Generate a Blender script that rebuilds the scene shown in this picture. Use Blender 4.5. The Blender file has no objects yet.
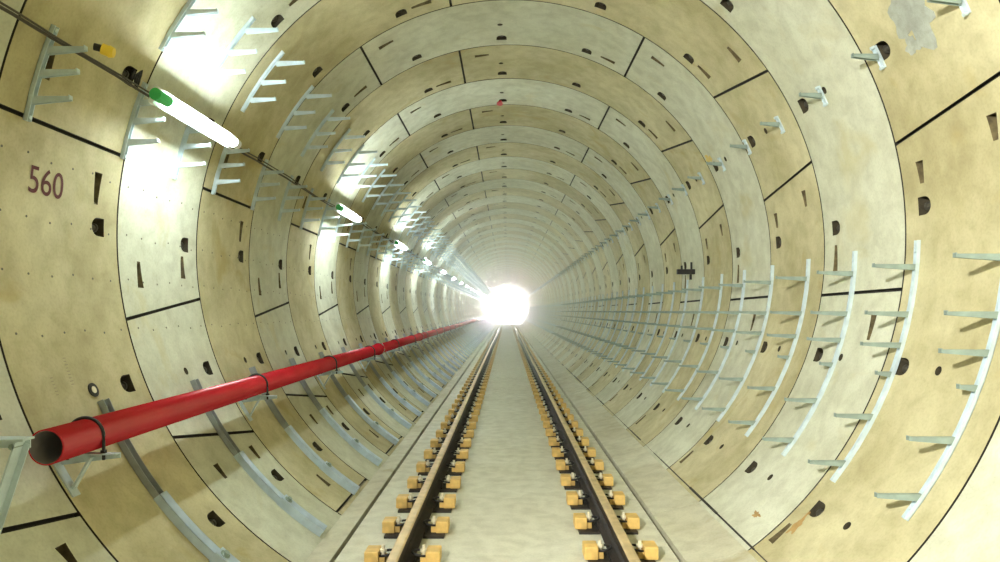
import bpy, bmesh, math, random
from mathutils import Vector, Matrix
random.seed(7)
C = bpy.context.scene.collection
PI = math.pi
# ---------------------------------------------------------------- the place (metres; Y runs down the tunnel)
CX, CZ, R = 0.03, 2.26, 2.70          # axis and inner radius of the bored tunnel
CAMZ = 1.74
U = 1.2                               # nominal unit along the tunnel
L = 1.018 * U                         # one precast ring
def J(n): return L * n - 0.108        # depth of the n-th ring joint
N0, N1 = -5, 86
def wall(a, y=0.0, r=R):
    t = math.radians(a)
    return Vector((CX + r * math.cos(t), y, CZ + r * math.sin(t)))

# ---------------------------------------------------------------- materials
def mat(name, col, rough=0.6, metal=0.0, mottle=0.0, scale=6.0, bump=0.0, spec=0.5, emit=None, estr=0.0):
    m = bpy.data.materials.new(name); m.use_nodes = True
    nt = m.node_tree; b = nt.nodes['Principled BSDF']
    b.inputs['Base Color'].default_value = (*col, 1); b.inputs['Roughness'].default_value = rough
    b.inputs['Metallic'].default_value = metal; b.inputs['Specular IOR Level'].default_value = spec
    if emit:
        b.inputs['Emission Color'].default_value = (*emit, 1); b.inputs['Emission Strength'].default_value = estr
    if mottle:
        tc = nt.nodes.new('ShaderNodeTexCoord'); n = nt.nodes.new('ShaderNodeTexNoise')
        n.inputs['Scale'].default_value = scale; n.inputs['Detail'].default_value = 5
        nt.links.new(tc.outputs['Object'], n.inputs['Vector'])
        r = nt.nodes.new('ShaderNodeValToRGB')
        r.color_ramp.elements[0].position = 0.3; r.color_ramp.elements[1].position = 0.7
        r.color_ramp.elements[0].color = (*[c * (1 - mottle) for c in col], 1)
        r.color_ramp.elements[1].color = (*[min(1, c * (1 + mottle)) for c in col], 1)
        nt.links.new(n.outputs['Fac'], r.inputs['Fac']); nt.links.new(r.outputs['Color'], b.inputs['Base Color'])
        if bump:
            bp = nt.nodes.new('ShaderNodeBump'); bp.inputs['Strength'].default_value = bump; bp.inputs['Distance'].default_value = 0.01
            nt.links.new(n.outputs['Fac'], bp.inputs['Height']); nt.links.new(bp.outputs['Normal'], b.inputs['Normal'])
    return m

def concrete(name, light, dark, stain, stain_amt, rough=0.75, seedoff=0.0, cs=1.0):
    """cast concrete: broad mottling, smears along the mould, fine grain, rusty-yellow weeping"""
    m = bpy.data.materials.new(name); m.use_nodes = True
    nt = m.node_tree; N = nt.nodes; K = nt.links; b = N['Principled BSDF']
    b.inputs['Roughness'].default_value = rough; b.inputs['Specular IOR Level'].default_value = 0.35
    tc = N.new('ShaderNodeTexCoord'); oi = N.new('ShaderNodeObjectInfo')
    mul = N.new('ShaderNodeMath'); mul.operation = 'MULTIPLY'; mul.inputs[1].default_value = 57.0
    K.new(oi.outputs['Random'], mul.inputs[0])
    cmb = N.new('ShaderNodeCombineXYZ'); K.new(mul.outputs[0], cmb.inputs[0]); K.new(mul.outputs[0], cmb.inputs[1]); cmb.inputs[2].default_value = seedoff
    add = N.new('ShaderNodeVectorMath'); K.new(tc.outputs['Object'], add.inputs[0]); K.new(cmb.outputs[0], add.inputs[1])
    def noise(sc, det, dist=0.0, vec=None):
        n = N.new('ShaderNodeTexNoise'); n.inputs['Scale'].default_value = sc; n.inputs['Detail'].default_value = det
        n.inputs['Distortion'].default_value = dist; K.new(vec or add.outputs[0], n.inputs['Vector']); return n.outputs['Fac']
    def ramp(fac, p0, p1, c0=(0, 0, 0), c1=(1, 1, 1)):
        r = N.new('ShaderNodeValToRGB'); r.color_ramp.elements[0].position = p0; r.color_ramp.elements[1].position = p1
        r.color_ramp.elements[0].color = (*c0, 1); r.color_ramp.elements[1].color = (*c1, 1); K.new(fac, r.inputs['Fac']); return r.outputs['Color']
    def mix(f, a, bb, mode='MIX'):
        x = N.new('ShaderNodeMix'); x.data_type = 'RGBA'; x.blend_type = mode
        if isinstance(f, float): x.inputs[0].default_value = f
        else: K.new(f, x.inputs[0])
        for s, v in ((6, a), (7, bb)):
            if isinstance(v, tuple): x.inputs[s].default_value = (*v, 1)
            else: K.new(v, x.inputs[s])
        return x.outputs[2]
    base = mix(ramp(noise(0.9 * cs, 4, 0.3), 0.35, 0.68), dark, light)
    fine = ramp(noise(7 * cs, 6, 0.4), 0.32, 0.62, (0.82, 0.81, 0.78), (1, 1, 1))
    base = mix(1.0, base, fine, 'MULTIPLY')
    grain = ramp(noise(60 * cs, 3), 0.3, 0.55, (0.9, 0.9, 0.89), (1, 1, 1))
    base = mix(1.0, base, grain, 'MULTIPLY')
    st = ramp(noise(1.7 * cs, 5, 1.2), 0.60, 0.74, (0, 0, 0), (stain_amt,) * 3)
    base = mix(st, base, stain)
    K.new(base, b.inputs['Base Color'])
    bp = N.new('ShaderNodeBump'); bp.inputs['Strength'].default_value = 0.25; bp.inputs['Distance'].default_value = 0.006
    K.new(noise(25 * cs, 5), bp.inputs['Height']); K.new(bp.outputs['Normal'], b.inputs['Normal'])
    return m

M_WARM = concrete('warm_cast_concrete', (0.62, 0.570, 0.355), (0.43, 0.380, 0.205), (0.38, 0.29, 0.10), 0.6)
M_PALE = concrete('pale_cast_concrete', (0.66, 0.67, 0.53), (0.53, 0.53, 0.385), (0.48, 0.42, 0.20), 0.45, seedoff=9)
M_SLAB = concrete('track_slab_concrete', (0.70, 0.69, 0.56), (0.64, 0.62, 0.48), (0.50, 0.45, 0.29), 0.3, seedoff=3)
M_SHOULDER = concrete('shoulder_concrete', (0.64, 0.625, 0.49), (0.54, 0.51, 0.365), (0.36, 0.30, 0.15), 0.6, seedoff=5)
M_PATCH = concrete('grey_mortar', (0.46, 0.49, 0.43), (0.34, 0.36, 0.31), (0.3, 0.28, 0.22), 0.4, seedoff=2, cs=3)
M_GASKET = mat('black_gasket', (0.018, 0.015, 0.010), 0.8)
M_POCKET = mat('dark_pocket', (0.045, 0.036, 0.018), 0.85, mottle=0.5, scale=20)  # near-black brown for every bolt pocket and grout socket
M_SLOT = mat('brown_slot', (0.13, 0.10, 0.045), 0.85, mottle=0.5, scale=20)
M_BOLT = mat('grey_bolt', (0.14, 0.13, 0.10), 0.5, 0.6)
M_GALV = mat('galvanised_steel', (0.56, 0.66, 0.69), 0.42, 0.15, mottle=0.12, scale=14)
M_GALVD = mat('dark_galvanised_steel', (0.27, 0.34, 0.30), 0.5, 0.15, mottle=0.15, scale=14)  # darkened galvanised tone; puts shade into the colour of right bracket arms
M_RAIL = mat('rusty_shaded_rail', (0.022, 0.013, 0.007), 0.65, 0.2, mottle=0.35, scale=12)  # rust taken down to near-black for the shade along the rail
M_RAILTOP = mat('rail_running_face', (0.62, 0.47, 0.25), 0.45, 0.2, mottle=0.2, scale=10)
M_YELLOW = mat('yellow_fastener_block', (0.66, 0.43, 0.13), 0.55, mottle=0.25, scale=9)
M_CREAM = mat('cream_clip', (0.72, 0.66, 0.48), 0.5)
M_BLACK = mat('black_steel', (0.022, 0.020, 0.018), 0.5, 0.3)
M_PAD = mat('shadow_dark_plate', (0.02, 0.015, 0.01), 0.7)  # base plate black, standing in for shadow beside the rails
M_STRUT = mat('bluish_galvanised_strut', (0.52, 0.63, 0.74), 0.4, 0.3, mottle=0.14, scale=10)
M_STRUT_SHADE = mat('shaded_galvanised_strut', (0.34, 0.37, 0.38), 0.5, 0.3, mottle=0.14, scale=10)  # galvanised colour darkened for the pipe's shadow on the upper channel
M_RED = mat('red_pipe_paint', (0.50, 0.010, 0.022), 0.22, mottle=0.08, scale=3)
M_PIPEIN = mat('pipe_bore', (0.16, 0.14, 0.13), 0.7)
M_RUBBER = mat('black_rubber', (0.015, 0.014, 0.016), 0.5)
M_CABLE = mat('dark_cable', (0.07, 0.06, 0.045), 0.6)
M_TEXT = mat('maroon_marking', (0.10, 0.018, 0.015), 0.8)
M_GREEN = mat('green_endcap', (0.05, 0.50, 0.14), 0.45)
M_PLUGY = mat('yellow_plastic', (0.85, 0.60, 0.05), 0.4)
M_BATTEN = mat('white_batten', (0.78, 0.82, 0.82), 0.4)
M_TAG = mat('red_tag', (0.55, 0.03, 0.04), 0.5)
M_TUBE = mat('lit_tube', (0.9, 0.95, 1.0), 0.4, emit=(0.86, 0.97, 1.0), estr=29.0)
M_PENCIL = mat('pencil_marks', (0.30, 0.26, 0.17), 0.9)

# ---------------------------------------------------------------- mesh helpers
def link(name, bm, mats, parent=None, smooth=False):
    bmesh.ops.recalc_face_normals(bm, faces=bm.faces)
    me = bpy.data.meshes.new(name); bm.to_mesh(me); bm.free()
    for m in (mats if isinstance(mats, (list, tuple)) else [mats]): me.materials.append(m)
    if smooth:
        for p in me.polygons: p.use_smooth = True
    o = bpy.data.objects.new(name, me); C.objects.link(o)
    if parent is not None: o.parent = parent
    return o
def tag(o, label=None, cat=None, group=None, kind=None):
    if label: o['label'] = label
    if cat: o['category'] = cat
    if group: o['group'] = group
    if kind: o['kind'] = kind
    return o
def empty(name, loc):
    o = bpy.data.objects.new(name, None); o.location = loc; o.empty_display_size = 0.1; C.objects.link(o); return o
def hexa(bm, p, mi=0):
    """eight corners: 0-3 bottom loop, 4-7 top loop"""
    v = [bm.verts.new(q) for q in p]
    for f in ((0, 1, 2, 3), (4, 5, 6, 7), (0, 1, 5, 4), (1, 2, 6, 5), (2, 3, 7, 6), (3, 0, 4, 7)):
        bm.faces.new([v[i] for i in f]).material_index = mi
def box(bm, c, s, mi=0, bev=0.0, rot=None):
    t = bmesh.new(); bmesh.ops.create_cube(t, size=1.0)
    bmesh.ops.scale(t, vec=s, verts=t.verts)
    if bev: bmesh.ops.bevel(t, geom=list(t.edges), offset=bev, segments=2, affect='EDGES', profile=0.7)
    if rot is not None: bmesh.ops.transform(t, matrix=rot, verts=t.verts)
    bmesh.ops.translate(t, vec=c, verts=t.verts); merge(bm, t, mi)
def merge(bm, t, mi=0):
    mp = {v: bm.verts.new(v.co) for v in t.verts}
    for f in t.faces:
        try: bm.faces.new([mp[v] for v in f.verts]).material_index = mi
        except ValueError: pass
    t.free()
def cyl(bm, p0, p1, r, n=12, mi=0, r2=None, caps=True):
    p0 = Vector(p0); p1 = Vector(p1); d = p1 - p0; q = d.to_track_quat('Z', 'Y'); r2 = r if r2 is None else r2
    A = [bm.verts.new(p0 + q @ Vector((r * math.cos(2*PI*i/n), r * math.sin(2*PI*i/n), 0))) for i in range(n)]
    B = [bm.verts.new(p1 + q @ Vector((r2 * math.cos(2*PI*i/n), r2 * math.sin(2*PI*i/n), 0))) for i in range(n)]
    for i in range(n): bm.faces.new((A[i], A[(i+1) % n], B[(i+1) % n], B[i])).material_index = mi
    if caps: bm.faces.new(A).material_index = mi; bm.faces.new(B).material_index = mi
def tube(bm, pts, r, n=8, mi=0, closed=False):
    pts = [Vector(p) for p in pts]; rows = []
    m = len(pts)
    for k, p in enumerate(pts):
        a = pts[(k-1) % m] if (closed or k) else p; b = pts[(k+1) % m] if (closed or k < m-1) else p
        q = (b - a).to_track_quat('Z', 'Y')
        rows.append([bm.verts.new(p + q @ Vector((r * math.cos(2*PI*i/n), r * math.sin(2*PI*i/n), 0))) for i in range(n)])
    for k in range(m if closed else m-1):
        X, Y = rows[k], rows[(k+1) % m]
        for i in range(n): bm.faces.new((X[i], X[(i+1) % n], Y[(i+1) % n], Y[i])).material_index = mi
    if not closed: bm.faces.new(rows[0]); bm.faces.new(rows[-1])
def arc_bar(bm, a0, a1, r_out, r_in, y0, y1, n=10, mi=0):
    """rectangular bar following the wall from angle a0 to a1"""
    rows = []
    for i in range(n+1):
        a = a0 + (a1 - a0) * i / n
        rows.append([bm.verts.new(wall(a, y, r)) for r, y in ((r_out, y0), (r_out, y1), (r_in, y1), (r_in, y0))])
    for i in range(n):
        for k in range(4): bm.faces.new((rows[i][k], rows[i][(k+1) % 4], rows[i+1][(k+1) % 4], rows[i+1][k])).material_index = mi
    bm.faces.new(rows[0]).material_index = mi; bm.faces.new(rows[-1]).material_index = mi
def arc_channel(bm, a0, a1, depth, w, yc=0.0, n=10, t=0.005, standoff=0.0, open_in=True):
    ro = R - 0.001 - standoff; ri = ro - depth
    if open_in:                       # web against the wall, flanges towards the tunnel
        arc_bar(bm, a0, a1, ro, ro - t, yc - w/2, yc + w/2, n)
    else:                             # web towards the tunnel, flanges back to the wall
        arc_bar(bm, a0, a1, ri + t, ri, yc - w/2, yc + w/2, n)
    arc_bar(bm, a0, a1, ro, ri, yc - w/2, yc - w/2 + t, n); arc_bar(bm, a0, a1, ro, ri, yc + w/2 - t, yc + w/2, n)
def extrude_profile(bm, pts, y0, y1, mi=0, ny=1):
    rows = [[bm.verts.new((x, y0 + (y1-y0)*k/ny, z)) for x, z in pts] for k in range(ny+1)]
    m = len(pts)
    for k in range(ny):
        for i in range(m): bm.faces.new((rows[k][i], rows[k][(i+1) % m], rows[k+1][(i+1) % m], rows[k+1][i])).material_index = mi
    bm.faces.new(rows[0]).material_index = mi; bm.faces.new(rows[-1]).material_index = mi

ORD = ['first', 'second', 'third', 'fourth', 'fifth', 'sixth', 'seventh', 'eighth', 'ninth', 'tenth', 'eleventh', 'twelfth',
       'thirteenth', 'fourteenth', 'fifteenth', 'sixteenth', 'seventeenth', 'eighteenth', 'nineteenth', 'twentieth']
def copy_tree(o, y, label):
    c = o.copy(); C.objects.link(c); c.location.y = y; c['label'] = label
    for ch in o.children:
        d = ch.copy(); C.objects.link(d); d.parent = c
        for g in ch.children:
            e = g.copy(); C.objects.link(e); e.parent = d
    return c

# ---------------------------------------------------------------- the lining: precast rings with grooves and bolt pockets
HM = [3.6, 26.0, 48.3, 70.3, 92.0, 113.9, 135.8, 157.8, 179.4, 201.6, 224.2, 317.7, 340.9]
EVEN_J = [(59, 59), (124.9, 124.9), (192.4, 188.8), (210.8, 215.2), (352.1, 351.8)]
ODD_J = [(168.5, 168.6), (103, 103), (34.9, 38.7), (16.5, 13.2), (236.4, 236.6), (305, 305)]
# slots: (angle at the joint side, angle at the far side, fraction along the ring)
EVEN_S = [(62.7, 67.3, .82), (55.5, 51.2, .26), (128.4, 133.2, .79), (121.4, 117, .24), (185.4, 180.8, .78), (187.5, 182.7, .22),
          (356, 1.4 + 360, .83), (348.4, 343.5, .25), (217.2, 220.5, .24), (217.2, 220.5, .80)]
ODD_S = [(172, 177.2, .79), (163.5, 159.5, .25), (107, 112.3, .81), (99.2, 94.8, .24), (44.2 - 4.3, 44.2, .24), (42.2, 46.5, .81),
         (12.1, 8.4, .24), (9.8, 6.1, .82), (232, 228, .35), (310, 314.6, .92)]
def prism(bm, pts, d0, d1, pts2=None, mi=0):
    """pts: list of (angle offset deg, y) on the wall, cut from depth d0 (inside) to d1 (into the concrete)"""
    pts2 = pts2 or pts
    A = [bm.verts.new(wall(a, y, R + d0)) for a, y in pts]; B = [bm.verts.new(wall(a, y, R + d1)) for a, y in pts2]
    m = len(pts)
    for i in range(m): bm.faces.new((A[i], A[(i+1) % m], B[(i+1) % m], B[i])).material_index = mi
    bm.faces.new(A).material_index = mi; bm.faces.new(B).material_index = mi
DEG = math.degrees(1 / R)             # degrees per metre along the wall
def ring_mesh(name, joints, slots, base):
    NS = 240; g = 0.008
    bm = bmesh.new()
    prof = [(R, g), (R, L - g), (R + .035, L - g), (R + .035, L), (R + .28, L), (R + .28, 0), (R + .035, 0), (R + .035, g)]
    rows = [[bm.verts.new(wall(360 * i / NS, y, r)) for r, y in prof] for i in range(NS)]
    for i in range(NS):
        for k in range(8):
            f = bm.faces.new((rows[i][k], rows[i][(k+1) % 8], rows[(i+1) % NS][(k+1) % 8], rows[(i+1) % NS][k]))
            f.material_index = 1 if k in (1, 2, 6, 7) else 0
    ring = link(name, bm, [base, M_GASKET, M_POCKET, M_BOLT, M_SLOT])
    cut = bmesh.new()
    for a in HM:
        w = 0.062 * DEG; ys = L * .82
        o1 = [(a - w, ys + .065), (a + w, ys + .065)] + [(a + w * math.cos(PI * i / 10), ys - .015 - .075 * math.sin(PI * i / 10)) for i in range(0, 11)]
        o2 = [(a - w * .9, ys + .06), (a + w * .9, ys + .06)] + [(a + w * .9 * math.cos(PI * i / 10), ys + .02 - .05 * math.sin(PI * i / 10)) for i in range(0, 11)]
        prism(cut, o1, -.05, .11, o2)
    for a in (26.1, 92.3, 201.4, 341, 318):     # grout sockets
        prism(cut, [(a + .030 * DEG * math.cos(2*PI*i/14), L * .51 + .030 * math.sin(2*PI*i/14)) for i in range(14)], -.05, .06)
    for aj, af, fr in slots:
        y = L * fr; hw, hn = .040, .019
        o1 = [(aj, y - hw), (aj, y + hw), (af, y + hn), (af, y - hn)]
        am = aj + (af - aj) * .55
        prism(cut, o1, -.05, .10, [(aj, y - hw), (aj, y + hw), (am, y + hn * 1.2), (am, y - hn * 1.2)], mi=1)
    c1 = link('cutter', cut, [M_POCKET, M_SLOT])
    cut = bmesh.new()
    for a0, a1 in joints:
        w = .0125 * DEG; k = (a1 - a0)
        prism(cut, [(a0 - w, -.02), (a0 + w, -.02), (a1 + w, L + .02), (a1 - w, L + .02)], -.05, .034)
    c2 = link('cutter', cut, [M_GASKET])
    for c in (c1, c2):
        mo = ring.modifiers.new('b', 'BOOLEAN'); mo.operation = 'DIFFERENCE'; mo.solver = 'EXACT'; mo.object = c
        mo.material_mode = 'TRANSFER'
    dg = bpy.context.evaluated_depsgraph_get(); dg.update()
    me = bpy.data.meshes.new_from_object(ring.evaluated_get(dg)); me.name = name
    for o in (ring, c1, c2): bpy.data.objects.remove(o)
    b = bmesh.new(); b.from_mesh(me)
    bi = list(me.materials).index(M_BOLT) if M_BOLT in list(me.materials) else 0
    for a in HM:                       # bolt and washer seated in each pocket
        c = wall(a, L * .82 + .058, R + .060); c0 = wall(a, L * .82 + .012, R + .066)
        cyl(b, c, c0, .020, 10, bi)
        cyl(b, c, (c + c0 * 0.4) / 1.4, .030, 12, bi)
    for a, d in ((172.6, 0), (179.9, .02), (186.6, .01), (193.9, .03)):     # small filled tie holes left by the mould
        for q in range(6): cyl(b, wall(a + .25 * math.sin(q * 2.1 + a), .10 + .2 * q + d, R + .002), wall(a + .25 * math.sin(q * 2.1 + a), .10 + .2 * q + d, R - .002), .0075, 6, bi)
    b.to_mesh(me); b.free()
    return me
ME = ring_mesh('precast_ring', EVEN_J, EVEN_S, M_PALE)
MO = ring_mesh('precast_ring_turned', ODD_J, ODD_S, M_WARM)
for n in range(N0, N1):
    o = bpy.data.objects.new('wall_ring', ME if n % 2 == 0 else MO); C.objects.link(o)
    o.location = (0, J(n), 0); tag(o, kind='structure', group='precast concrete rings of the tunnel lining')
Y0, Y1 = J(N0), J(N1)

# unseen end wall added behind the photographer to shut out daylight
bm = bmesh.new(); cyl(bm, (CX, Y0 - .02, CZ), (CX, Y0 - .25, CZ), R + .28, 64)
tag(link('wall_light_blocker', bm, M_WARM), kind='structure')

# ---------------------------------------------------------------- floor: track slab, gutters, shoulders
def under(x): return CZ - math.sqrt((R + .1) ** 2 - (x - CX) ** 2)
def slab(name, top, m, ny=40, bays=False):
    bot = [(x, under(x)) for x in [top[-1][0] + (top[0][0] - top[-1][0]) * i / 16 for i in range(17)]]
    bot = [(x, min(z, zt - .05)) for (x, z), zt in zip(bot, [min(p[1] for p in top)] * 17)]
    bm = bmesh.new()
    if bays:
        for n in range(N0, N1): extrude_profile(bm, top + bot, J(n) + .004, J(n + 1) - .004)
    else: extrude_profile(bm, top + bot, Y0, Y1, ny=ny)
    return tag(link(name, bm, m), kind='structure')
slab('floor', [(-1.198, 0), (1.198, 0)], M_SLAB)
slab('floor_shoulder_left', [(-1.52, -.02), (-1.242, -.012)], M_SHOULDER)
slab('floor_shoulder_right', [(1.242, .005), (1.36, .025), (1.52, .062), (1.72, .118)], M_SHOULDER, bays=True)
bm = bmesh.new(); rr_ = random.Random(4); yy = Y0
while yy < Y1 - 1:                       # crumbling dark joint where the shoulder meets the lining
    ln = rr_.uniform(.25, .9); hh = rr_.uniform(.006, .022); box(bm, (1.694, yy + ln / 2, .116), (.03 + hh, ln, .004 + hh)); yy += ln
tag(link('floor_joint', bm, M_GASKET), kind='structure')
bm = bmesh.new()
for s in (-1, 1): box(bm, (s * 1.22, (Y0 + Y1) / 2, -.10), (.046, Y1 - Y0, .08))
tag(link('floor_gutter', bm, M_GASKET), kind='structure')

# ---------------------------------------------------------------- rails
TX, HG = 0.04, 0.752
RB = 0.030
def rail_profile():
    h = [(.075, 0), (.075, .011), (.030, .026), (.009, .040), (.0085, .118), (.020, .130), (.0355, .137), (.036, .160), (.030, .169), (.018, .172)]
    return h + [(-x, z) for x, z in reversed(h)]
for s, w in ((-1, 'left'), (1, 'right')):
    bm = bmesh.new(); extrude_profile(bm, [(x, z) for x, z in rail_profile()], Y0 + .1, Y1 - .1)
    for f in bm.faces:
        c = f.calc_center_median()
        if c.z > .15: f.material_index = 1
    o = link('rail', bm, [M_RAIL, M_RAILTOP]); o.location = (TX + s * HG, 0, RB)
    tag(o, 'long rusty brown steel rail, the %s' % ('one nearer the red pipe' if s < 0 else 'one farther from the red pipe'), 'rail', 'running rails of the track')

# fasteners: base plate, two yellow blocks, two spring clips with bolts, pad under the rail
def fastener():
    r = empty('rail_fastener', (0, 0, 0))
    bm = bmesh.new(); box(bm, (0, 0, .009), (.46, .30, .018), bev=.004); link('base_plate', bm, M_PAD, r)  # plate widened and black so it reads as the rail's shadow
    bm = bmesh.new(); box(bm, (0, 0, .0235), (.16, .16, .011)); link('rail_pad', bm, M_BLACK, r)
    for s in (-1, 1):
        bm = bmesh.new()
        box(bm, (s * .208, 0, .062), (.098, .150, .090), bev=.012)
        box(bm, (s * .145, 0, .040), (.050, .105, .046), bev=.006)
        b = link('yellow_block', bm, M_YELLOW, r)
        bm = bmesh.new()
        pts = []
        for k in range(13):
            t = k / 12; a = -PI * .9 + t * PI * 1.8
            pts.append((s * (.115 - .055 * math.cos(a)), .052 * math.sin(a) * 1.1, .058 + .028 * math.cos(a / 2)))
        tube(bm, pts, .0085, 8)
        c = link('spring_clip', bm, M_BLACK, r, True)
        bm = bmesh.new()
        cyl(bm, (s * .140, 0, .086), (s * .140, 0, .104), .026, 6); cyl(bm, (s * .140, 0, .055), (s * .140, 0, .132), .012, 10)
        link('bolt', bm, M_CREAM, b)
    return r
def fastener_far():
    bm = bmesh.new(); box(bm, (0, 0, .009), (.46, .30, .018), 0); box(bm, (0, 0, .0235), (.16, .16, .011), 0)  # same wide black plate carries the rail's shadow
    for s in (-1, 1):
        box(bm, (s * .208, 0, .062), (.098, .150, .090), 1, bev=.012); box(bm, (s * .12, 0, .045), (.06, .11, .036), 2)
        cyl(bm, (s * .150, 0, .08), (s * .150, 0, .112), .02, 6, 3)
    return link('rail_fastener', bm, [M_PAD, M_YELLOW, M_BLACK, M_CREAM])
FP = .68; FY0 = 4.12
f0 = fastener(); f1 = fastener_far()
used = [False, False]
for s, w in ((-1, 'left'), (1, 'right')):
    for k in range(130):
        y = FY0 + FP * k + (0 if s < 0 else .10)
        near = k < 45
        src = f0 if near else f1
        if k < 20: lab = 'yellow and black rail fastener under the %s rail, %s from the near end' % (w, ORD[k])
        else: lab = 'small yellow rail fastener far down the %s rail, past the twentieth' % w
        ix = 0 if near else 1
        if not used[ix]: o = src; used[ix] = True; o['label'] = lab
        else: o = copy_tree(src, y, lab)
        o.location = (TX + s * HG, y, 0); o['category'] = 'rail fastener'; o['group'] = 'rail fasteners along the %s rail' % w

# ---------------------------------------------------------------- cable brackets on the walls
ST = [3.15, 3.85, 4.54, 5.24, 5.95]
def station(k): return U * (ST[k] if k < len(ST) else ST[-1] + .70 * (k - len(ST) + 1))
NB = 98
STL = [3.16, 3.95, 4.56, 5.16, 5.95]
def stationL(k): return U * (STL[k] if k < len(STL) else STL[-1] + .70 * (k - len(STL) + 1))
def arm_bm(bm, zc, length, side, lip=.010, h=.032, w=.030, depth=.03):
    """horizontal cantilever arm at height zc (world) reaching in from the rail; side -1 left wall, +1 right wall"""
    zc += .012 if side > 0 else 0; dz = zc - CZ; xw = CX + side * math.sqrt((R - depth) ** 2 - dz * dz)
    x1 = xw - side * length
    xw += side * .004
    t = .004
    hexa(bm, [(xw, -w/2, zc - .002), (xw, w/2, zc - .002), (x1, w/2, zc - .002), (x1, -w/2, zc - .002),
              (xw, -w/2, zc + t), (xw, w/2, zc + t), (x1, w/2, zc + t), (x1, -w/2, zc + t)])
    for sy in (-1, 1):
        ya, yb = sy * w/2, sy * (w/2 - .004)
        hexa(bm, [(xw, ya, zc - h * 1.15), (xw, yb, zc - h * 1.15), (x1, yb, zc - h * .5), (x1, ya, zc - h * .5),
                  (xw, ya, zc), (xw, yb, zc), (x1, yb, zc), (x1, ya, zc)])
    box(bm, (x1 + side * .003, 0, zc + lip/2 - .006), (.006, w, lip + .012))
def make_bracket(name, a0, a1, arms, side, depth=.024, w=.036, whole=False, m=None):
    m = m or M_GALV; n = max(3, int(abs(a1 - a0) / 3))
    r = None if whole else empty(name, (0, 0, 0))
    if not whole: r.location = (0, 0, 0)
    bm = bmesh.new(); arc_channel(bm, a0, a1, depth, w, n=n)
    for a in (a0 + (a1 - a0) * .04, a0 + (a1 - a0) * .96):          # fixing bolts
        cyl(bm, wall(a, 0, R - .005), wall(a, 0, R - .030), .012, 8)
    if whole:
        for zc, ln in arms: arm_bm(bm, zc, ln, side, depth=depth)
        return link(name, bm, [m, M_GALVD])
    link('rail', bm, m, r).name = 'upright_channel'
    for zc, ln in arms:
        bm = bmesh.new(); arm_bm(bm, zc, ln, side, depth=depth); link('arm', bm, M_GALVD if side > 0 else m, r)  # right-wall arms get the darker steel, shade put into their colour
    return r
def zang(a): return CZ + R * math.sin(math.radians(a))
def series(name, spec, label_near, label_far, cat, group, nfull, sta, count, names=12):
    a0, a1, arms, side = spec[:4]
    A = make_bracket(name, *spec); B = make_bracket(name, *spec, whole=True)
    ua = ub = False
    for k in range(count):
        lab = (label_near % ORD[k]) if k < names else label_far
        if k < nfull:
            if not ua: o = A; ua = True; o.location.y = sta(k); o['label'] = lab
            else: o = copy_tree(A, sta(k), lab)
        else:
            if not ub: o = B; ub = True; o.location.y = sta(k); o['label'] = lab
            else: o = copy_tree(B, sta(k), lab)
        o['category'] = cat; o['group'] = group
series('cable_bracket', (358.9, 322.2, [(zang(355.2), .275), (zang(348.5), .28), (zang(344.0), .26), (zang(339.7), .10), (zang(333.2), .25), (zang(325.6), .24)], 1),
       'tall curved galvanised cable bracket with six arms on the right wall, %s from the camera',
       'tall six-armed cable bracket far down the right wall, past the twelfth', 'cable bracket', 'tall cable brackets on the right wall', 34, station, NB)
CAMO = CAMZ
series('cable_bracket', (169.0, 157.5, [(CAMO + 1.43, .20), (CAMO + 1.305, .20), (CAMO + 1.16, .20)], -1),
       'short three-armed galvanised cable bracket level with the lamps on left wall, %s from the camera',
       'short three-armed cable bracket far down the left wall at lamp height, past the twelfth', 'cable bracket', 'cable brackets at lamp height on the left wall', 34, stationL, NB)
series('cable_bracket', (152.3, 138.5, [(CAMO + 2.21, .25), (CAMO + 2.04, .21), (CAMO + 1.885, .22)], -1),
       'three-armed cable bracket high on the left wall above the lamps, %s from the camera',
       'three-armed cable bracket high on the far left wall above the lamps, past the twelfth', 'cable bracket', 'cable brackets above the lamps on the left wall', 34, lambda k: stationL(k), NB)
series('cable_clip', (27.2, 23.8, [(zang(25.5), .165)], 1, .012, .05),
       'small single-armed steel clip high on the upper right wall, %s from the camera',
       'small single-armed clip in the far line on the upper right wall, past the twelfth', 'cable clip', 'small cable clips on the upper right wall', 34, station, NB)

# ---------------------------------------------------------------- fluorescent lamps on the left wall
LX, LZ = -2.258, CAMZ + 1.394
LP = 4 * L
def lamp():
    r = empty('tunnel_lamp', (0, 0, 0))
    d = Vector((CX - LX, 0, CZ - LZ)).normalized()      # towards the axis
    up = Vector((0, 1, 0)).cross(d)
    rot = Matrix((up, Vector((0, 1, 0)), d)).transposed().to_4x4()
    bm = bmesh.new(); box(bm, d * -.035, (.058, 1.22, .034), rot=None, bev=.006)
    bm2 = bmesh.new(); box(bm2, (0, 0, -.052), (.120, 1.30, .036), bev=.010); bmesh.ops.transform(bm2, matrix=rot, verts=bm2.verts)
    bm.free(); link('batten_body', bm2, M_BATTEN, r)
    bm = bmesh.new(); cyl(bm, (0, -.56, 0), (0, .56, 0), .025, 14); link('tube', bm, M_TUBE, r, False)
    for s, m in ((-1, M_GREEN), (1, M_BATTEN)):
        bm = bmesh.new(); cyl(bm, (0, s * .555, 0), (0, s * (.635 if s > 0 else .72), 0), .040, 16)
        o = link('end_cap', bm, m, r)
        if s < 0: o['label'] = 'green end cap'
    bm = bmesh.new()
    for yy in (-.38, .38):
        p = d * -.05; q = Vector(p) - d * .16
        cyl(bm, (p.x, yy, p.z), (q.x, yy, q.z), .008, 6)
    link('hanger', bm, M_GALVD, r)
    return r
lp = lamp()
first = True
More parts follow.
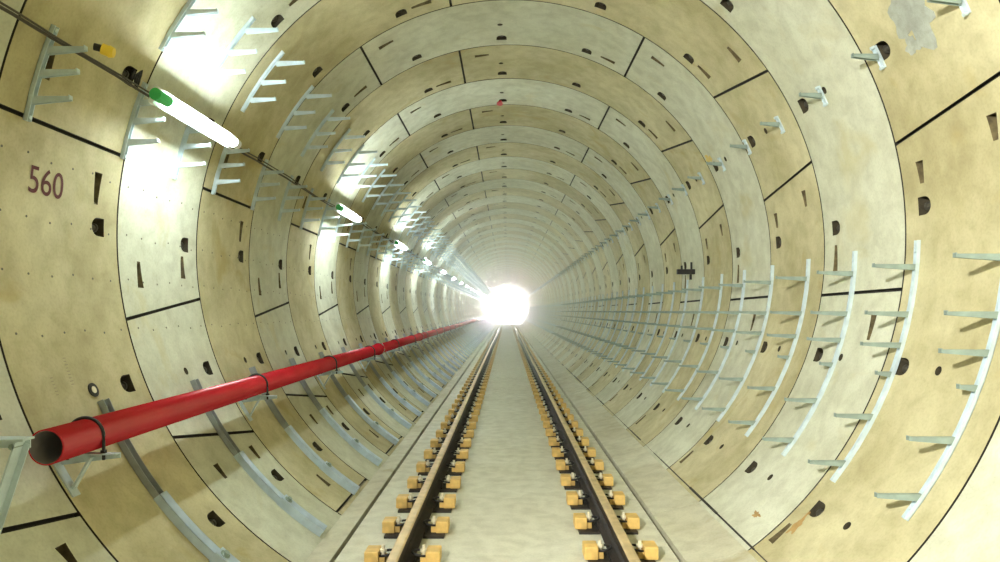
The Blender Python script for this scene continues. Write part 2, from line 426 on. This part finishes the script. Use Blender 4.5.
for k in [-2] + list(range(0, 20)):
    y = 5.20 + LP * k
    if k < 0: lab = 'lit fluorescent batten lamp on left wall behind the camera'
    elif k < 8: lab = 'lit fluorescent batten lamp with green end cap on the left wall, %s in the row' % ORD[k]
    else: lab = 'distant lit lamp on the left wall, past the eighth in the row'
    if first: o = lp; first = False; o['label'] = lab
    else: o = copy_tree(lp, y, lab)
    o.location = (LX, y, LZ); o['category'] = 'lamp'; o['group'] = 'fluorescent lamps along the left wall'
# unseen fill lamp added behind the photographer to brighten right wall and near floor
FL = Vector((-1.95, -.8, 3.35)); FD = (Vector((3.5, 3.7, .7)) - FL).normalized()
fr = empty('added_fill_lamp', FL); frm = FD.to_track_quat('Z', 'Y').to_matrix().to_4x4()
bm = bmesh.new(); box(bm, FD * -.07, (.34, .26, .10), bev=.012, rot=frm); link('housing', bm, M_BLACK, fr)
bm = bmesh.new(); box(bm, FD * -.012, (.30, .22, .008), rot=frm); link('lens', bm, M_BATTEN, fr)
bm = bmesh.new(); cyl(bm, FD * -.10, Vector((-.50, 0, .02)) , .014, 8); link('bracket', bm, M_GALVD, fr)
tag(fr, 'added fill lamp in a black housing, unseen behind the camera', 'lamp')
ld = bpy.data.lights.new('fill_lamp_beam', 'SPOT'); ld.energy = 470; ld.spot_size = math.radians(100); ld.spot_blend = 1.0
ld.shadow_soft_size = .10; ld.color = (1.0, 1.0, .93)
lo = bpy.data.objects.new('fill_lamp_beam', ld); C.objects.link(lo); lo.location = FL + FD * .12; lo.rotation_euler = FD.to_track_quat('-Z', 'Y').to_euler()
# feeder cable lying on the top arms
bm = bmesh.new(); pts = []
yy = 1.0
while yy < 95:
    pts.append((LX - .16 + .012 * math.sin(yy * 1.9), yy, CAMZ + 1.43 + .022 - .006 * abs(math.sin(yy * PI / .84)))); yy += .3 if yy < 25 else 1.2
tube(bm, pts, .009, 6)
tube(bm, [p + Vector((.035 + .01 * math.sin(p.y * 2.7), 0, .008 + .01 * math.sin(p.y * 1.3))) for p in map(Vector, pts)], .006, 6)
tag(link('power_cable', bm, M_CABLE, None, True), 'dark power cable draped along bracket arms beside the lamps on left wall', 'cable')
# yellow plug and dark bundle of spare cable on the nearest brackets
r = empty('cable_plug', (-2.20, 3.79, CAMZ + 1.425))
bm = bmesh.new(); cyl(bm, (0, 0, 0), (.035, .015, -.012), .030, 16); cyl(bm, (.033, .015, -.011), (.055, .02, -.016), .034, 16, r2=.026); link('plug_body', bm, M_PLUGY, r, False)
bm = bmesh.new(); cyl(bm, (-.035, -.012, .006), (0, 0, 0), .020, 12); link('plug_collar', bm, M_BLACK, r)
tag(r, 'yellow plastic cable plug with black collar at the top left bracket arm', 'plug')
bm = bmesh.new()
for q in range(5):
    rr = .060 + .010 * q; cc = Vector((-2.50, 4.62 + .012 * q, CAMZ + 1.60))
    tube(bm, [cc + Vector((rr * .55 * math.cos(2*PI*i/20), .012 * math.sin(3*2*PI*i/20), rr * 1.1 * math.sin(2*PI*i/20))) for i in range(20)], .010, 6, closed=True)
tag(link('cable_coil', bm, M_RUBBER, None, True), 'black coil of spare cable hung on left wall just before the first lamp', 'cable')

# ---------------------------------------------------------------- red pipe, clamps, struts
PX, PZ, PR = -2.18, CAMZ - .645, .086
PY0 = 3.30; PY1 = Y1 - 2
bm = bmesh.new(); n = 40
ringv = []
for y, r in ((PY0, PR), (PY1, PR)): ringv.append([bm.verts.new((r * math.cos(2*PI*i/n), y, r * math.sin(2*PI*i/n))) for i in range(n)])
for y, r in ((PY1, PR - .007), (PY0, PR - .007)): ringv.append([bm.verts.new((r * math.cos(2*PI*i/n), y, r * math.sin(2*PI*i/n))) for i in range(n)])
for q, mi in ((0, 0), (1, 0), (2, 1), (3, 0)):
    A, B = ringv[q], ringv[(q+1) % 4]
    for i in range(n):
        f = bm.faces.new((A[i], A[(i+1) % n], B[(i+1) % n], B[i])); f.material_index = mi; f.smooth = q in (0, 2)
pipe = link('fire_main_pipe', bm, [M_RED, M_PIPEIN]); pipe.location = (PX, 0, PZ)
tag(pipe, 'long glossy red steel pipe with open near end along the left wall', 'pipe')
for k in range(14):                                   # grooved couplings
    y = PY0 + 5.55 * (k + 1) + 3.0
    if y < PY1:
        bmj = bmesh.new(); cyl(bmj, (0, y - .05, 0), (0, y + .05, 0), PR + .016, 28); link('coupling', bmj, M_RED, pipe)

def clamp_bracket():
    r = empty('pipe_bracket', (0, 0, 0))
    zt = PZ - PR - .004
    xw = CX - math.sqrt(R*R - (zt - CZ)**2)
    bm = bmesh.new()                                   # arm: top flange + web, with a slotted upturned end
    x0, x1 = xw + .01, PX + .17
    hexa(bm, [(x0, -.025, zt - .006), (x0, .025, zt - .006), (x1, .025, zt - .006), (x1, -.025, zt - .006),
              (x0, -.025, zt), (x0, .025, zt), (x1, .025, zt), (x1, -.025, zt)])
    hexa(bm, [(x0, .019, zt - .07), (x0, .025, zt - .07), (x1, .025, zt - .028), (x1, .019, zt - .028),
              (x0, .019, zt), (x0, .025, zt), (x1, .025, zt), (x1, .019, zt)])
    link('arm', bm, M_GALV, r)
    bm = bmesh.new()
    arc_bar(bm, 205.5, 213.2, R - .001, R - .009, -.030, .030, 6)
    for a in (206.5, 212.2): cyl(bm, wall(a, 0, R - .008), wall(a, 0, R - .030), .013, 6)
    link('foot_plate', bm, M_GALV, r)
    bm = bmesh.new()
    p0 = wall(212.3, -.0, R - .016); p1 = Vector((PX + .03, 0, zt - .02))
    q = (p1 - p0); mid = (p0 + p1) / 2; ang = math.atan2(q.z, q.x)
    box(bm, mid, (q.length, .030, .012), rot=Matrix.Rotation(-ang, 4, 'Y'))
    link('brace', bm, M_GALV, r)
    bm = bmesh.new(); rr = PR + .008
    pts = [(PX - rr, 0, zt - .035), (PX - rr, 0, PZ - .03)] + [(PX + rr * math.cos(PI - PI * i / 16), 0, PZ + rr * math.sin(PI * i / 16)) for i in range(17)] + [(PX + rr, 0, PZ - .03), (PX + rr, 0, zt - .035)]
    tube(bm, pts, .0085, 8); 
    for s in (-1, 1): cyl(bm, (PX + s * rr, 0, zt + .002), (PX + s * rr, 0, zt + .016), .017, 6)
    link('u_bolt', bm, M_RUBBER, r)
    return r
cb = clamp_bracket(); first = True
for k in range(30):
    y = 3.61 + 2.47 * k
    lab = 'galvanised bracket and black clamp holding the red pipe, %s from its open end' % ORD[k] if k < 12 else 'distant clamp bracket holding the red pipe, past the twelfth'
    if first: o = cb; first = False; o['label'] = lab; o.location.y = y
    else: o = copy_tree(cb, y, lab)
    o['category'] = 'pipe bracket'; o['group'] = 'clamp brackets carrying the red pipe'

def strut(full=True):
    r = empty('wall_strut', (0, 0, 0)) if full else None
    bm = bmesh.new(); arc_channel(bm, 203.2, 223.0, .040, .065, n=10)
    for a in (204.2, 206.0): cyl(bm, wall(a, 0, R - .006), wall(a, 0, R - .022), .014, 8)
    if full: link('upper_channel', bm, M_STRUT_SHADE, r); bm = bmesh.new()  # upper channel coloured as if in the pipe's shadow
    arc_channel(bm, 217.5, 230.0, .052, .080, n=8, open_in=False)
    if full: link('middle_channel', bm, M_STRUT, r); bm = bmesh.new()
    arc_channel(bm, 228.0, 236.9, .066, .100, n=7, open_in=False)
    if full: link('lower_channel', bm, M_STRUT, r); bm = bmesh.new()
    cyl(bm, wall(229.0, 0, R - .050), wall(229.0, 0, R - .088), .020, 6); cyl(bm, wall(229.0, 0, R - .050), wall(229.0, 0, R - .072), .032, 12)
    if full: link('bolt', bm, M_GALVD, r); return r
    return link('wall_strut', bm, M_STRUT)
sa = strut(); sb = strut(False); ua = ub = False
for k in range(72):
    y = J(3.53 + k)
    lab = 'curved galvanised strut running down from the red pipe to the floor, %s from the camera' % ORD[k] if k < 12 else 'distant curved strut below the red pipe, past the twelfth'
    if k < 26:
        if not ua: o = sa; ua = True; o['label'] = lab; o.location.y = y
        else: o = copy_tree(sa, y, lab)
    else:
        if not ub: o = sb; ub = True; o['label'] = lab; o.location.y = y
        else: o = copy_tree(sb, y, lab)
    o['category'] = 'strut'; o['group'] = 'curved struts between the red pipe and the floor'

# big bracket cut by the left edge of the view
r = empty('steel_bracket', (0, 2.985, 0))
zt = CAMZ - .547; xw = CX - math.sqrt(R*R - (zt - CZ)**2)
bm = bmesh.new(); box(bm, ((xw - 2.045) / 2, 0, zt), (abs(xw + 2.045), .075, .010), bev=.002)
box(bm, ((xw - 2.06) / 2, .033, zt - .022), (abs(xw + 2.06), .006, .044)); link('top_flange', bm, M_GALV, r)
bm = bmesh.new(); p1 = Vector((-2.085, 0, zt - .01)); p0 = wall(213.3, 0, R - .01)
q = p1 - p0; ang = math.atan2(q.z, q.x)
box(bm, (p0 + p1) / 2, (q.length, .060, .008), rot=Matrix.Rotation(-ang, 4, 'Y'))
box(bm, (p0 + p1) / 2 + Vector((.012, .03, -.012)), (q.length * .98, .006, .03), rot=Matrix.Rotation(-ang, 4, 'Y')); link('brace', bm, M_GALV, r)
bm = bmesh.new(); cyl(bm, (-2.10, -.03, zt - .03), (-2.10, .04, zt - .03), .013, 8); link('bolt', bm, M_GALVD, r)
tag(r, 'grey steel angle bracket with slanting brace cut off by the left edge', 'bracket')

# ---------------------------------------------------------------- marks and small things on the lining
def wall_text(txt, name, a, y, h, width, m):
    cu = bpy.data.curves.new(name, 'FONT'); cu.body = txt; cu.size = 1; cu.extrude = 0.0; cu.resolution_u = 6; cu.offset = .003
    o = bpy.data.objects.new(name, cu); C.objects.link(o); bpy.context.view_layer.update()
    me = bpy.data.meshes.new_from_object(o.evaluated_get(bpy.context.evaluated_depsgraph_get())); bpy.data.objects.remove(o)
    xs = [v.co.x for v in me.vertices]; ys = [v.co.y for v in me.vertices]
    w0, h0 = max(xs) - min(xs), max(ys) - min(ys)
    for v in me.vertices:
        u = (v.co.x - min(xs)) / w0; t = (v.co.y - min(ys)) / h0
        v.co = wall(a - (t - .5) * h * DEG, y + (u - .5) * width, R - .0025)
    me.materials.append(m); o = bpy.data.objects.new(name, me); C.objects.link(o); return o
tag(wall_text('560', 'ring_number', 175.3, 3.36 * U, .155, .30, M_TEXT), 'number 560 painted in maroon on the left wall', 'wall marking')

def blob(bm, a, y, ra, ry, n=26, rag=.3, seed=1, r=R - .003):
    rnd = random.Random(seed); ph = [rnd.uniform(0, 6.28) for _ in range(5)]
    vs = []
    for i in range(n):
        t = 2*PI*i/n; k = 1 + rag * (.5*math.sin(3*t+ph[0]) + .35*math.sin(5*t+ph[1]) + .3*math.sin(8*t+ph[2]))
        vs.append((a + ra * k * math.cos(t) * DEG, y + ry * k * math.sin(t)))
    m0 = bm.verts.new(wall(a, y, r)); V = [bm.verts.new(wall(p, q, r)) for p, q in vs]; B = [bm.verts.new(wall(p, q, R + .01)) for p, q in vs]
    for i in range(n): bm.faces.new((m0, V[i], V[(i+1) % n])); bm.faces.new((V[i], B[i], B[(i+1) % n], V[(i+1) % n]))
bm = bmesh.new(); blob(bm, 27.6, J(3.50), .19, .17, n=40, rag=.45, seed=5); blob(bm, 24.4, J(3.60), .06, .06, rag=.4, seed=8)
tag(link('mortar_patch', bm, M_PATCH), 'ragged grey mortar patch around a socket high on the upper right wall', 'mortar patch')
bm = bmesh.new(); cyl(bm, wall(201.6, J(3.51), R), wall(201.6, J(3.51), R - .008), .044, 20)
tag(link('socket_plug', bm, M_BLACK), 'round black socket plug on the left wall just above the red pipe', 'plug')
bm = bmesh.new(); cyl(bm, wall(201.6, J(3.51), R - .007), wall(201.6, J(3.51), R - .010), .022, 16); 
link('washer', bm, M_CREAM, bpy.data.objects['socket_plug'])
M_RUST = concrete('rust_weep', (0.50, 0.33, 0.12), (0.34, 0.20, 0.07), (0.2, 0.1, 0.03), 0.6, seedoff=12, cs=4)
M_SEEP = concrete('yellow_weep', (0.72, 0.52, 0.13), (0.62, 0.50, 0.20), (0.5, 0.4, 0.1), 0.4, seedoff=14, cs=4)
for a, n, ra, ry, m, lab in ((28.5, 6.9, .05, .10, M_SEEP, 'yellow seepage stain on the upper right wall beside a cable clip'),
                             (314.3, 3.86, .08, .035, M_RUST, 'rusty brown stain beside a bolt pocket low on the right wall'),
                             (311.8, 4.28, .025, .05, M_RUST, 'small rusty stain at the foot of the right wall')):
    bm = bmesh.new(); blob(bm, a, J(n), ra, ry, n=40, rag=.5, seed=int(a), r=R - .0012); tag(link('stain', bm, m), lab, 'stain')
for a0, a1, yy, w, lab in ((199.6, 202.6, 4.02, .012, 'longer column of faint pencil ticks on the left wall above the red pipe'), (201.8, 203.3, 3.86, .010, 'shorter column of faint pencil ticks on the left wall above the red pipe')):
    bm = bmesh.new(); a = a0 - 2.6
    while a < a1 - 2: arc_bar(bm, a, a + .10, R + .001, R - .0012, yy - w, yy + w * random.uniform(.6, 1.6), 1); a += .42
    tag(link('pencil_ticks', bm, M_PENCIL), lab, 'wall marking')
# black bar clamp on the right wall
bm = bmesh.new()
c = Vector((2.70, 10.15, CAMZ + .57))
box(bm, c + Vector((-.10, 0, 0)), (.26, .06, .075), bev=.01)
for dx, h in ((-.16, .07), (-.02, .12)): box(bm, c + Vector((dx, 0, h / 2 + .02)), (.025, .025, h))
box(bm, c + Vector((-.03, 0, -.07)), (.03, .03, .09))
tag(link('wall_clamp', bm, M_BLACK), 'short black bar clamp jutting from the right wall above the cable brackets', 'clamp')
# red tag on the crown
bm = bmesh.new(); blob(bm, 93.0, J(8.93), .045, .11, rag=.1, r=R - .012)
tag(link('red_marker', bm, M_TAG), 'small red marker at the crown of the tunnel roof', 'marker')

# ---------------------------------------------------------------- dusty haze down the tunnel
hm_ = bpy.data.materials.new('dusty_haze'); hm_.use_nodes = True; nt = hm_.node_tree; nt.nodes.clear()
vs = nt.nodes.new('ShaderNodeVolumeScatter'); ou = nt.nodes.new('ShaderNodeOutputMaterial')
vs.inputs['Density'].default_value = .028; vs.inputs['Anisotropy'].default_value = .35; vs.inputs['Color'].default_value = (.93, 1, .95, 1)
nt.links.new(vs.outputs[0], ou.inputs['Volume'])
bm = bmesh.new(); cyl(bm, (CX, 14, CZ), (CX, Y1 - .2, CZ), R + .06, 48)
tag(link('haze', bm, hm_), 'pale dusty haze filling the far end of the tunnel', 'haze', kind='stuff')

# ---------------------------------------------------------------- light from the far end, camera
w = bpy.data.worlds.new('daylight'); bpy.context.scene.world = w; w.use_nodes = True
w.node_tree.nodes['Background'].inputs['Color'].default_value = (.95, 1, .96, 1); w.node_tree.nodes['Background'].inputs['Strength'].default_value = 150.0

cam = bpy.data.cameras.new('camera'); co = bpy.data.objects.new('camera', cam); C.objects.link(co)
co.location = (0, 0, CAMZ); co.rotation_euler = (PI/2, 0, 0)
cam.sensor_width = 36; cam.sensor_fit = 'HORIZONTAL'; cam.lens = 36 * 698 / 1000
cam.shift_x = -.007; cam.shift_y = .030; cam.clip_end = 500; cam.clip_start = .05
sc = bpy.context.scene; sc.camera = co
sc.view_settings.view_transform = 'Standard'; sc.view_settings.look = 'None'; sc.view_settings.exposure = 2.65; sc.view_settings.gamma = 1
sc.view_settings.use_curve_mapping = False
sc.cycles.volume_bounces = 4; sc.cycles.diffuse_bounces = 8; sc.cycles.max_bounces = 14
